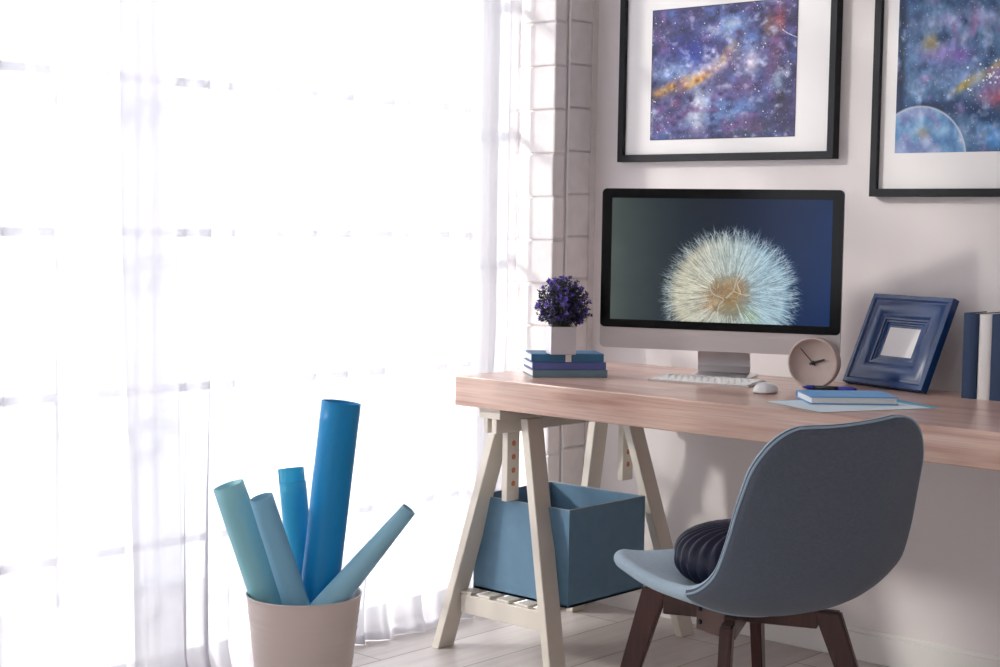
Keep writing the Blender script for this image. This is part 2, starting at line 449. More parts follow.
# ------------------------------------------------------------------ desk top and trestle
dt = thing('desk_tabletop', 'thick rosy wooden desktop resting on the cream trestle', 'desk', (-1.85, 3.4775, ZD))
bm = bmesh.new(); add_box(bm, -1.107, 1.107, -.3485, .3485, -.081, 0, .003)
bmo('tabletop_board', bm, M['desk'], dt)

tr = thing('trestle', 'cream painted wooden trestle with perforated posts and slatted shelf under the desktop', 'trestle', (-2.83, 3.48, 0))
ft = .333; tp = .235   # half depth at foot / top
for sx in (-1, 1):
    for sy in (-1, 1):
        beam('leg', (sx*.2-(.012 if sx < 0 else 0), sy*(ft-.037), 0), (sx*.050-(.008 if sy > 0 else 0), sy*(.235 if sy < 0 else .205), .665), .026, .064, M['trestle'], tr)
def leg_x(z): return .2-.15*z/.665
def leg_y(z): return (ft-.037)-(ft-.037-tp)*z/.665
for sy in (-1, 1):
    y = sy*(leg_y(.15)-.008)
    hw = leg_x(.15)-.012
    box('rail', (-hw, hw, y-.012, y+.012, .105, .158), M['trestle'], tr)
    # adjustable post with peg holes
    y = -(leg_y(.55)-.008) if sy < 0 else .280
    pr = box('post', (-.012 -.018, .008-.018, y-.025, y+.025, .432, .655), M['trestle'], tr)
M['peg'] = mat('bare_wood_hole', lin(196, 122, 86), .7)
M['hole'] = mat('hole_shadow', lin(120, 84, 66), .9)
# the post holes, drilled rings on the room side
for pr in [c for c in bpy.data.objects if c.parent == tr and c.name.startswith('post')]:
    ys = [v.co.y for v in pr.data.vertices]; yc = (min(ys)+max(ys))/2; xr = max(v.co.x for v in pr.data.vertices)
    for q in range(4):
        zc = .480+q*.037
        Mx = Matrix.Translation((xr, yc, zc)) @ Matrix.Rotation(math.pi/2, 4, 'Y')
        lathe('peg_hole', [(.0, .0002), (.0060, .0002), (.0066, .0008), (.0078, .0006), (.0078, -.0005)], M['peg'], pr, 20, Mx)
# slats front to back
for q in range(5):
    x = -.140+q*.07
    box('shelf_slat', (x-.022, x+.022, -(leg_y(.17)+.004), leg_y(.17)+.004, .158, .1665), M['trestle'], tr)
# top beam: flange over a twin web
bm = bmesh.new()
add_box(bm, -.060, .016, -.325, .325, .664, ZD-.0812, .002)
add_box(bm, -.046, -.0300, -.322, .322, .624, .665, .002)
add_box(bm, -.017, .001, -.322, .322, .624, .665, .002)
bmo('top_beam', bm, M['trestle'], tr)

# ------------------------------------------------------------------ blue storage box on the trestle shelf
bx = thing('storage_box', 'open blue storage box standing on the trestle shelf', 'box', (-2.8125, 3.412, .1668))
bm = bmesh.new(); X, Y, Hh, t = .1725, .168, .264, .008
add_box(bm, -X, X, -Y, Y, 0, t, .001)
for b in ((-X, X, -Y, -Y+t, 0, Hh), (-X, X, Y-t, Y, 0, Hh), (-X, -X+t, -Y+t, Y-t, 0, Hh), (X-t, X, -Y+t, Y-t, 0, Hh)): add_box(bm, *b, bev=.0012)
bmo('box_body', bm, M['box'], bx)
bm = bmesh.new(); e = .0012
for b in ((-X+e, X-e, -Y+e, -Y+t-e, Hh-.0005, Hh+.0008), (-X+e, X-e, Y-t+e, Y-e, Hh-.0005, Hh+.0008), (-X+e, -X+t-e, -Y+t-e, Y-t+e, Hh-.0005, Hh+.0008), (X-t+e, X-e, -Y+t-e, Y-t+e, Hh-.0005, Hh+.0008)): add_box(bm, *b)
bmo('box_rim', bm, M['box_edge'], bx)

# ------------------------------------------------------------------ all-in-one computer
def dandelion(h, w_):
    img = np.zeros((h, w_, 3)); y, x = np.mgrid[0:h, 0:w_]; u = x/(w_-1); v = y/(h-1)
    def mix(a, b, t): return np.array(a)*(1-t[..., None])+np.array(b)*t[..., None]
    t = np.clip((u-.05)/.95, 0, 1)
    left = mix([.31, .35, .33], [.14, .18, .21], np.clip(u/.32, 0, 1)**.8)
    img = left
    bl = mix([.08, .11, .18], [.05, .17, .35], np.clip((u-.45)/.55, 0, 1))
    tt = np.clip((u-.30)/.35, 0, 1)[..., None]; img = img*(1-tt)+bl*tt
    img *= (1-.18*np.clip(.5-v, 0, 1))[..., None]
    img *= (.94+.12*vnoise(h, w_, 5, 4))[..., None]
    asp = (w_-1)/(h-1)*1.0; S = h/255.0
    cx, cy = .553*w_, .775*h; R = .53*h
    def over(px, py, col, a):
        xi = np.round(px).astype(int); yi = np.round(py).astype(int)
        k = (xi >= 0) & (xi < w_) & (yi >= 0) & (yi < h); xi, yi = xi[k], yi[k]
        if hasattr(a, '__len__'): a = a[k][:, None]
        if getattr(col, 'ndim', 1) == 2: col = col[k]
        img[yi, xi] = img[yi, xi]*(1-a)+col*a
    rr = np.hypot((x-cx), (y-cy))/R; ang = np.arctan2(y-cy, x-cx)
    base = mix([.82, .80, .70], [.62, .74, .80], np.clip((u-.35)/.35, 0, 1))
    a = np.clip((.93-rr)/.16, 0, 1)**.8*(.93)
    tex = .70+.42*vnoise(h, w_, 40, 9, 3)
    img = img*(1-a[..., None])+base*tex[..., None]*a[..., None]
    g = np.random.default_rng(5)
    # brownish core behind the front filaments
    for (ax, ay, rad, col, st) in ((.55, .77, .075, (.62, .42, .24), .85), (.46, .84, .065, (.60, .40, .30), .75), (.60, .70, .06, (.50, .44, .36), .5),
                                   (.50, .70, .05, (.55, .48, .36), .5), (.56, .92, .10, (.50, .48, .36), .6), (.655, .95, .045, (.52, .62, .28), .8), (.44, .72, .05, (.66, .56, .42), .45)):
        d = np.hypot((x-ax*w_)*1.0, (y-ay*h)*.8)/(rad*w_); al = st*np.exp(-(d*1.3)**2)*(.6+.8*vnoise(h, w_, 30, int(ax*100), 2))
        al = np.clip(al, 0, 1)[..., None]; img = img*(1-al)+np.array(col)*al
    for q in range(2600):
        th = g.uniform(0, 2*np.pi); r0 = g.uniform(.30, .82)*R; L = g.uniform(.10, .28)*R
        if r0+L > R*1.02: L = R*g.uniform(.97, 1.05)-r0
        if L <= 2: continue
        bend = g.normal(0, .10); s = np.linspace(0, 1, int(L)+2)
        t_ = th+bend*s*s*.35; px = cx+(r0+L*s)*np.cos(t_); py = cy+(r0+L*s)*np.sin(t_)
        uu = px.mean()/w_; c = np.array([.95, .94, .86])*(1-np.clip((uu-.4)/.3, 0, 1))+np.array([.80, .92, .97])*np.clip((uu-.4)/.3, 0, 1)
        c = c*g.uniform(.72, 1.06); over(px, py, c, .62*(1-.45*s))
    for q in range(420):   # fine dark gaps
        th = g.uniform(0, 2*np.pi); r0 = g.uniform(.25, .70)*R; L = g.uniform(.08, .22)*R; s = np.linspace(0, 1, int(L)+2)
        over(cx+(r0+L*s)*np.cos(th), cy+(r0+L*s)*np.sin(th), np.array([.40, .42, .42]), .35)
    for q in range(900):   # wispy outer hairs
        th = g.uniform(0, 2*np.pi); r0 = g.uniform(.85, .97)*R; L = g.uniform(.05, .16)*R; s = np.linspace(0, 1, int(L)+2)
        t_ = th+g.normal(0, .5)*s*.12
        over(cx+(r0+L*s)*np.cos(t_), cy+(r0+L*s)*np.sin(t_), np.array([.80, .86, .88]), .50*(1-.8*s))
    for q in range(260):   # seeds: short brown strokes round the heart
        cx0, cy0, sp = [(.60, .78, .045), (.50, .74, .05), (.47, .88, .05), (.585, .70, .05)][q % 4]
        ax_, ay_ = (cx0+g.normal(0, sp*.45))*w_, (cy0+g.normal(0, sp*.7))*h; th = math.atan2(ay_-cy0*h-10, ax_-cx0*w_)+g.normal(0, .3); s = np.linspace(0, 1, 9)
        over(ax_+9*s*math.cos(th), ay_+9*s*math.sin(th), np.array([[.62, .40, .20], [.45, .30, .18], [.80, .74, .58], [.70, .52, .30]][q % 4 if q % 3 else 2]), .55)
    # thick pale stalks at the heart
    for pts in (((.50, 1.0), (.50, .86), (.535, .80), (.47, .77), (.455, .66), (.50, .55)), ((.535, .80), (.57, .74), (.58, .66), (.60, .58)), ((.57, .74), (.61, .765), (.65, .77)), ((.62, 1.0), (.60, .90), (.585, .84)), ((.60, .75), (.585, .68), (.62, .60))):
        P = np.array(pts)*[w_, h]; n = 200; tt = np.linspace(0, len(P)-1, n); px = np.interp(tt, range(len(P)), P[:, 0]); py = np.interp(tt, range(len(P)), P[:, 1]); ker = np.hanning(61); ker /= ker.sum(); px = np.convolve(np.pad(px, 30, 'edge'), ker, 'valid'); py = np.convolve(np.pad(py, 30, 'edge'), ker, 'valid')
        for dx in (-1, 0, 1): over(px+dx*S*.8, py, np.array([.86, .87, .82])*(1-.08*abs(dx)), .42)
    return img

mo = thing('desktop_computer', 'silver all-in-one computer with a dandelion picture on its screen, on the desktop', 'computer',
           (-2.3845, 3.5365, ZD), math.atan2(.237, .593))
PW, PB, PT = .325, .082, .5145     # half width, bottom and top of the panel
def rrect(x0, x1, z0, z1, r, n=8):
    p = []
    for cx, cz, a0 in ((x1-r, z1-r, 0), (x0+r, z1-r, 90), (x0+r, z0+r, 180), (x1-r, z0+r, 270)):
        for k in range(n+1):
            a = math.radians(a0+90*k/n); p.append((cx+r*math.cos(a), cz+r*math.sin(a)))
    return p
def slab(name, outline, y0, y1, m, parent, bulge=0):
    n = len(outline); cx = sum(p[0] for p in outline)/n; cz = sum(p[1] for p in outline)/n
    rings = [(y0, 1)]
    if bulge:
        for k in range(1, 9): s = 1-(k/8)**2*.9; rings.append((y1+bulge*(1-s*s)*1.0 if k else y1, s))
        rings.insert(1, (y1, 1))
    else: rings.append((y1, 1))
    vs = [(cx+(p[0]-cx)*s, y, cz+(p[1]-cz)*s) for y, s in rings for p in outline]; fs = [tuple(range(n))]
    for i in range(len(rings)-1):
        for k in range(n): k2 = (k+1) % n; fs.append((i*n+k, (i+1)*n+k, (i+1)*n+k2, i*n+k2))
    fs.append(tuple((len(rings)-1)*n+k for k in range(n-1, -1, -1)))
    o = mesh(name, vs, fs, m, parent)
    bm = bmesh.new(); bm.from_mesh(o.data); bmesh.ops.recalc_face_normals(bm, faces=bm.faces); bm.to_mesh(o.data); bm.free()
    return o
slab('casing', rrect(-PW, PW, PB, PT, .014), 0, .009, M['alu_matt'], mo, .030)
CH = PB+.056       # top of the chin
slab('screen_bezel', rrect(-PW+.0006, PW-.0006, CH, PT-.0006, .013), -.0018, .0002, M['bezel'], mo)
sw, sh = PW*2-.058, (PT-.026)-(CH+.022)
M['screen'] = vcol_mat('lit_display', .15, .80)
painted_sheet('display', sw, sh, dandelion(255, 440), M['screen'], mo, (0, -.0022, CH+.022+sh/2))
# stand: foot plate and bent neck
bm = bmesh.new(); add_box(bm, -.097, .067, .100, .245, 0, .006, .002)
bmo('stand_foot', bm, M['alu'], mo)
pv = []; prof = [(.130, .006), (.165, .010), (.172, .030), (.160, .075), (.135, .130), (.100, .190), (.060, .235), (.022, .245)]
for x in (-.088, .058):
    for (a, b) in prof: pv.append((x, a, b))
    for (a, b) in prof: pv.append((x, a+.008, b+.004))
n = len(prof); fs = []
for i in range(n-1):
    fs += [(i, i+1, 2*n+i+1, 2*n+i), (n+i+1, n+i, 3*n+i, 3*n+i+1), (i+1, i, n+i, n+i+1), (2*n+i, 2*n+i+1, 3*n+i+1, 3*n+i)]
fs += [(0, 2*n, 3*n, n), (n-1, 2*n-1, 4*n-1, 3*n-1)]
mesh('stand_neck', pv, fs, M['alu'], mo)

# keyboard
kb = thing('keyboard', 'slim white and silver keyboard on the desktop in front of the computer', 'keyboard', (-2.397, 3.510, ZD), math.radians(10.4))
bm = bmesh.new()
v = [(-.146, -.0575, 0), (.146, -.0575, 0), (.146, .0575, 0), (-.146, .0575, 0), (-.146, -.0575, .004), (.146, -.0575, .004), (.146, .0575, .011), (-.146, .0575, .011)]
vv = [bm.verts.new(p) for p in v]
for f in ((3, 2, 1, 0), (4, 5, 6, 7), (0, 1, 5, 4), (1, 2, 6, 5), (2, 3, 7, 6), (3, 0, 4, 7)): bm.faces.new([vv[i] for i in f])
bmesh.ops.recalc_face_normals(bm, faces=bm.faces); bmesh.ops.bevel(bm, geom=bm.edges[:], offset=.0012, segments=2, affect='EDGES')
bmo('keyboard_base', bm, M['alu_matt'], kb)
slope = math.atan2(.007, .115)
rows = [[1]*14, [1]*13+[1.5], [1.5]+[1]*13, [1.8]+[1]*11+[1.7], [2.3]+[1]*10+[2.2], [1, 1, 1, 1.3, 5.2, 1.3, 1, 1, 1]]
capd = {}
for r, row in enumerate(rows):
    y = .0455-r*.0182; tot = sum(row); x = -.139
    for wk in row:
        wd = .278*wk/tot
        key = round(wd, 4)
        if key not in capd:
            bm = bmesh.new(); add_box(bm, -wd/2+.0013, wd/2-.0013, -.0077, .0077, 0, .0022, .0007, 1)
            o = bmo('key', bm, M['keys'], kb); capd[key] = o
        else:
            o = capd[key].copy(); COL.objects.link(o)
        o.parent = kb
        o.location = (x+wd/2, y, .0040+(y+.0575)*.007/.115); o.rotation_euler = (slope, 0, 0)
        x += wd

# mouse
def mouse_mesh():
    vs, fs = [], []; nu, nv = 28, 12
    for j in range(nv+1):
        for i in range(nu):
            a = 2*math.pi*i/nu; s = j/nv
            rx, ry = .0285, .0555
            ex = lambda c, n: math.copysign(abs(c)**n, c)
            k = math.cos(s*math.pi/2)**.55 if s < 1 else 0
            vs.append((rx*ex(math.cos(a), .75)*k, ry*ex(math.sin(a), .75)*k, .004+.020*math.sin(s*math.pi/2)*(1-.12*math.sin(a))))
    for j in range(nv):
        for i in range(nu): i2 = (i+1) % nu; fs.append((j*nu+i, j*nu+i2, (j+1)*nu+i2, (j+1)*nu+i))
    return vs, fs
ms = thing('computer_mouse', 'smooth white computer mouse on the desktop between the keyboard and the clock', 'mouse', (-2.158, 3.425, ZD), math.radians(20))
vs, fs = mouse_mesh(); o = mesh('mouse_shell', vs, fs, M['mouse'], ms, True)
bm = bmesh.new(); bm.from_mesh(o.data); bmesh.ops.remove_doubles(bm, verts=bm.verts, dist=1e-5); bmesh.ops.recalc_face_normals(bm, faces=bm.faces); bm.to_mesh(o.data); bm.free()
lathe('mouse_base', [(0, 0), (.88, 0), (1, .1), (1.0, .3), (0, .3)], M['alu_matt'], ms, 32, Matrix.Diagonal((.0275, .0545, .0145, 1)))

# ------------------------------------------------------------------ books
def book(nm, label, cover, loc, rz, w_, d, h, group=None, spine='front', bookmark=False, tape=.0025):
    """flat book: spine along local -Y (front) or pages shown on -Y (spine='back')"""
    b = thing(nm, label, 'book', loc, rz, group)
    t = tape; bm = bmesh.new()
    add_box(bm, -w_/2, w_/2, -d/2, d/2, 0, t, .0008, 1); add_box(bm, -w_/2, w_/2, -d/2, d/2, h-t, h, .0008, 1)
    s = -1 if spine == 'front' else 1
    ya, yb = sorted((s*d/2, s*(d/2-.003)))
    if spine == 'front': add_box(bm, -w_/2, w_/2, ya-.001, yb, .0004, h-.0004, .0012, 2)
    else: add_box(bm, -w_/2, w_/2, ya, yb+.001, .0004, h-.0004, .0012, 2)
    bmo('book_cover', bm, cover, b)
    y0, y1 = (-d/2+.003, d/2-.004) if s < 0 else (-d/2+.004, d/2-.003)
    bm = bmesh.new(); add_box(bm, -w_/2+.004, w_/2-.004, y0, y1, t, h-t, 0)
    bmo('page_block', bm, M['pages'], b)
    return b
az = math.atan2(.160, .129)
stk = [(.0, 'greybook', 'grey-teal hardback book, lowest of the stack under the flowerpot', .207, .0205, (0, 0)),
       (.0210, 'violetbook', 'violet-blue hardback book in the middle of the stack under the flowerpot', .204, .0200, (-.002, .003)),
       (.0415, 'tealbook', 'teal-blue book with white band, topmost of the stack under the flowerpot', .200, .0225, (-.006, -.010))]
bc = Vector((-2.7175, 3.330, 0))+Vector((-math.sin(az), math.cos(az), 0))*.073
for dz, m_, lb, wd, th, off in stk:
    dx = Vector((math.cos(az), math.sin(az), 0))*off[0]+Vector((-math.sin(az), math.cos(az), 0))*off[1]
    b = book('hardback_book', lb, M[m_], (bc.x+dx.x, bc.y+dx.y, ZD+dz), az+off[0]*3, wd, .118 if m_ == 'tealbook' else .147, th, 'books stacked under the flowerpot')
    if m_ == 'tealbook':
        bm = bmesh.new(); add_box(bm, -.006, .010, -.0617, -.0590, .0004, th-.0004, .0004, 1); add_box(bm, -.006, .010, -.0617, .0585, th-.0001, th+.0008)
        bmo('ribbon_band', bm, M['ribbon'], b)

# blue notebook, pages toward the room
az2 = math.atan2(.147, .151)
fl = Vector((-1.932, 3.261, 0)); ex = Vector((math.cos(az2), math.sin(az2), 0)); ey = Vector((-ex.y, ex.x, 0))
c = fl+ex*.1055+ey*.074
nb = book('notebook', 'sky-blue notebook lying closed on pale paper sheets, pages toward the chair', M['bluebook'], (c.x, c.y, ZD+.0018), az2, .211, .148, .0185, None, 'back')

# paper sheets
def sheet(label, L, F, w_, d, z, m_, dz=0):
    L = Vector(L); F = Vector(F); a = math.atan2((F-L).y, (F-L).x); e = Vector((math.cos(a), math.sin(a))); n = Vector((-e.y, e.x))
    c = L+e*w_/2+n*d/2
    o = thing('paper_sheet', label, 'paper', (c.x, c.y, ZD+z), a, 'sheets of paper under the notebook')
    vs = []; fs = []; N = 8
    for k in (0, 1):
        for i in range(N+1):
            for j in range(N+1): vs.append((-w_/2+w_*i/N, -d/2+d*j/N, k*.0005+.0000))
    q = (N+1)**2
    for i in range(N):
        for j in range(N):
            a_ = i*(N+1)+j; fs += [(a_, a_+1, a_+N+2, a_+N+1), (q+a_, q+a_+N+1, q+a_+N+2, q+a_+1)]
    for i in range(N):
        fs += [(i, q+i, q+i+1, i+1), (i*(N+1), (i+1)*(N+1), q+(i+1)*(N+1), q+i*(N+1)),
               (N*(N+1)+i, N*(N+1)+i+1, q+N*(N+1)+i+1, q+N*(N+1)+i), (i*(N+1)+N, q+i*(N+1)+N, q+(i+1)*(N+1)+N, (i+1)*(N+1)+N)]
    mesh('sheet', vs, fs, m_, o)
sheet('cyan paper sheet on the desktop, mostly under the pale sheet', (-2.030, 3.290), (-1.857, 3.190), .215, .300, .0001, M['cyanpaper'])
sheet('pale blue-white paper sheet lying directly under the notebook', (-2.038, 3.238), (-1.832, 3.142), .226, .306, .0008, M['paper'])

# pen
p0, p1 = Vector((-2.137, 3.565, 0)), Vector((-2.007, 3.618, 0))
pa = math.atan2((p1-p0).y, (p1-p0).x)
pn = thing('ballpoint_pen', 'royal blue and black pen lying on the desktop behind the notebook', 'pen', tuple(p0+Vector((0, 0, ZD+.006))), pa)
R = Matrix.Rotation(math.pi/2, 4, 'Y')
lathe('pen_barrel', [(0, .032), (.0056, .032), (.0060, .070), (.0056, .092), (0, .092)], M['black'], pn, 20, R)
lathe('pen_cap', [(0, .092), (.0060, .092), (.0060, .130), (.004, .138), (0, .138)], M['penblue'], pn, 20, R)
lathe('pen_tip', [(0, 0), (.0012, 0), (.0058, .014), (.0060, .032), (0, .032)], M['penblue'], pn, 20, R)

# clock: round drum with sunk face
ck = thing('table_clock', 'round taupe table clock with black hands beside the computer', 'clock', (-2.125, 3.592, ZD+.0670), 0,
           rot=(math.radians(90), 0, math.radians(13.6)))
prof = [(0, -.036), (.061, -.036), (.0658, -.033), (.0668, -.026), (.0668, -.003), (.0658, 0), (.0625, .0002), (.0605, -.001), (.0585, -.011), (0, -.011)]
lathe('clock_case', prof, M['clock'], ck, 96)
def hand(nm, ang, L, wd, z):
    e = Vector((math.sin(ang), math.cos(ang), 0)); n = Vector((e.y, -e.x, 0)); b = -e*.010
    pts = [b-n*wd/2, b+n*wd/2, e*L+n*wd/2*.8, e*L-n*wd/2*.8]
    vs = [(p.x, p.y, z) for p in pts]+[(p.x, p.y, z+.0012) for p in pts]
    mesh(nm, vs, [(3, 2, 1, 0), (4, 5, 6, 7), (0, 1, 5, 4), (1, 2, 6, 5), (2, 3, 7, 6), (3, 0, 4, 7)], M['black'], ck)
hand('hour_hand', math.radians(72), .032, .0065, -.0075)
hand('minute_hand', math.radians(-43), .050, .0028, -.0055)
lathe('hand_pin', [(0, -.010), (.0052, -.010), (.0052, -.0040), (.004, -.0034), (0, -.0034)], M['black'], ck, 24)

# plant in a cube pot
exs, eys = Vector((math.cos(az), math.sin(az), 0)), Vector((-math.sin(az), math.cos(az), 0))
ZP = ZD+.0415+.0225+.0010
pc = Vector((-2.703, 3.278, 0))+eys*.042+exs*.004
pl = thing('potted_plant', 'purple flowering plant in a white cube pot on the stacked books', 'plant', (pc.x, pc.y, ZP), az)
bm = bmesh.new(); a, t, hp = .0345, .004, .075
add_box(bm, -a, a, -a, a, 0, .005, .001); 
for b in ((-a, a, -a, -a+t, 0, hp), (-a, a, a-t, a, 0, hp), (-a, -a+t, -a+t, a-t, 0, hp), (a-t, a, -a+t, a-t, 0, hp)): add_box(bm, *b, bev=.0012)
bmo('pot', bm, M['pot'], pl)
box('soil', (-a+t, a-t, -a+t, a-t, .05, .064), M['soil'], pl, bev=.001)
g = np.random.default_rng(21)
sv, sf, lv, lf, fv, ff, cv, cf = [], [], [], [], [], [], [], []
def quad_leaf(V, Fc, p, d, n, L, W):
    d = Vector(d).normalized(); n = Vector(n); s = d.cross(n).normalized(); up = s.cross(d)
    b = len(V); V += [tuple(p), tuple(p+d*L*.45+s*W/2+up*L*.06), tuple(p+d*L), tuple(p+d*L*.45-s*W/2+up*L*.06)]
    Fc.append((b, b+1, b+2, b+3))
def stalk(V, Fc, pts, r):
    b = len(V)
    for i, p in enumerate(pts):
        for k in range(4):
            an = k*math.pi/2; V.append((p[0]+r*math.cos(an), p[1]+r*math.sin(an), p[2]))
    for i in range(len(pts)-1):
        for k in range(4): k2 = (k+1) % 4; Fc.append((b+i*4+k, b+i*4+k2, b+i*4+4+k2, b+i*4+4+k))
cen = Vector((.002, 0, hp+.056))
for q in range(210):
    u_ = g.normal(size=3); u_ /= np.linalg.norm(u_)
    if u_[2] < -.55: u_[2] *= -1
    rad = (.063+.016*g.random())*(1 if q > 5 else 1.15); 
    tip = cen+Vector(u_*rad*np.array([1.0, 1.0, 1.02]))
    tip.z = max(tip.z, hp-.002)
    base = Vector((g.uniform(-.02, .02), g.uniform(-.02, .02), .062))
    midp = base.lerp(tip, .5)+Vector((0, 0, .012))
    pts = [base.lerp(midp, s).lerp(midp.lerp(tip, s), s) for s in np.linspace(0, 1, 6)]
    stalk(sv, sf, pts, .0007)
    ax = (pts[-1]-pts[-2]).normalized()
    for k in range(22):
        s = g.uniform(.42, 1.0); i = int(s*5-.001); p = pts[i].lerp(pts[min(i+1, 5)], s*5-i)
        d = Vector(g.normal(size=3)); d = (d-ax*d.dot(ax)).normalized()+ax*.5
        V_, F_ = (lv, lf) if (g.random() < .60) else (fv, ff)
        quad_leaf(V_, F_, p, d, Vector(g.normal(size=3)), g.uniform(.006, .011), g.uniform(.0035, .0055))
    if g.random() < .40:
        for k in range(9):
            d = Vector(g.normal(size=3)); d = d.normalized()+ax*.7
            quad_leaf(cv, cf, tip-ax*g.uniform(0, .008), d, ax, g.uniform(.006, .010), .0045)
M['purple_leaf'] = mat('purple_leaf', lin(72, 62, 128), .6, noise=(90, .35, (1, 1, 1)))
M['violet'] = mat('violet_petal', lin(118, 92, 204), .55, noise=(90, .3, (1, 1, 1)))
mesh('stems', sv, sf, M['stem'], pl)
tag(mesh('dark_leaves', lv, lf, M['leaf'], pl), kind='stuff')
tag(mesh('purple_leaves', fv, ff, M['purple_leaf'], pl), kind='stuff')
tag(mesh('violet_petals', cv, cf, M['violet'], pl), kind='stuff')

# navy picture frame leaning on the wall
th_, al_ = -.30, .425
FW, FH = .286, .257
BR = Vector((-1.868, 3.690, ZD)); bdir = Vector((math.cos(th_), math.sin(th_), 0))
loc = BR-bdir*FW/2
pf = thing('picture_frame', 'navy blue stepped photo frame leaning back against the wall beside the clock', 'picture frame', tuple(loc+Vector((0, 0, .0092))), rot=(-al_, 0, th_))
def frame_rings(name, rings, m_, parent, W_, H_, close=False):
    """rings: (inset, y) profile swept round a W x H rectangle standing on z=0, facing -Y"""
    vs, fs = [], []
    for ins, y in rings:
        vs += [(-W_/2+ins, y, ins), (W_/2-ins, y, ins), (W_/2-ins, y, H_-ins), (-W_/2+ins, y, H_-ins)]
    for i in range(len(rings)-1):
        for k in range(4): k2 = (k+1) % 4; fs.append((i*4+k, i*4+k2, i*4+4+k2, i*4+4+k))
    if close: b = (len(rings)-1)*4; fs.append((b, b+1, b+2, b+3)); fs.append((3, 2, 1, 0))
    o = mesh(name, vs, fs, m_, parent)
    bm = bmesh.new(); bm.from_mesh(o.data); bmesh.ops.recalc_face_normals(bm, faces=bm.faces); bm.to_mesh(o.data); bm.free()
    return o
rings = [(.060, .022), (0, .022), (0, .004), (.0015, .001), (.012, 0), (.0145, .002), (.0165, .0045)]
for k in range(11):   # broad scooped moulding
    s = k/10; rings.append((.0175+.045*s, .0045-.011*math.sin(s*math.pi*.62)+.013*s*s))
rings += [(.064, .0085), (.069, .008), (.070, .0115), (.075, .011), (.076, .0145), (.081, .0135), (.082, .0155), (.0875, .015), (.0885, .0165), (.0885, .018)]
o = frame_rings('frame_moulding', rings, M['navy_frame'], pf, FW, FH)
mod = o.modifiers.new('b', 'EDGE_SPLIT'); mod.split_angle = math.radians(30); 
for p_ in o.data.polygons: p_.use_smooth = True
box('photo_insert', (-FW/2+.087, FW/2-.087, .0160, .0175, .087, FH-.087), M['mat'], pf, bev=0)
box('frame_backing', (-FW/2+.05, FW/2-.05, .0180, .0215, .05, FH-.05), M['black'], pf, bev=0)

# upright books at the right
def upright(label, m_, x0, x1, y0, h, d=.150):
    b = thing('hardback_book', label, 'book', ((x0+x1)/2, y0, ZD), 0, 'books standing at the right of the desk')
    hw = (x1-x0)/2; bm = bmesh.new(); t = .0025
    add_box(bm, -hw, -hw+t, .004, d, 0, h, .0006, 1); add_box(bm, hw-t, hw, .004, d, 0, h, .0006, 1)
    # rounded spine
    N = 10; vs = []
    for k in range(N+1):
        a = math.pi*k/N; vs.append((-hw*math.cos(a), .006-.006*math.sin(a)))
    lower = [bm.verts.new((x, y, 0)) for x, y in vs]; upper = [bm.verts.new((x, y, h)) for x, y in vs]
    lower2 = [bm.verts.new((x*.9, y+.0025, 0)) for x, y in vs]; upper2 = [bm.verts.new((x*.9, y+.0025, h)) for x, y in vs]
    for k in range(N):
        bm.faces.new((lower[k], lower[k+1], upper[k+1], upper[k])); bm.faces.new((lower2[k+1], lower2[k], upper2[k], upper2[k+1]))
        bm.faces.new((upper[k], upper[k+1], upper2[k+1], upper2[k])); bm.faces.new((lower[k+1], lower[k], lower2[k], lower2[k+1]))
    bmo('book_cover', bm, m_, b)
    bm = bmesh.new(); add_box(bm, -hw+t, hw-t, .009, d-.004, .003, h-.003); bmo('page_block', bm, M['pages'], b)
upright('navy hardback book standing upright, first beside the photo frame', M['navy_book'], -1.7640, -1.7265, 3.695, .212, .128)
upright('white hardback book standing upright between two navy ones', M['white_book'], -1.7255, -1.6925, 3.700, .210, .122)
upright('navy hardback book at the right edge, right of the white book', M['navy_book'], -1.6915, -1.640, 3.698, .212, .125)

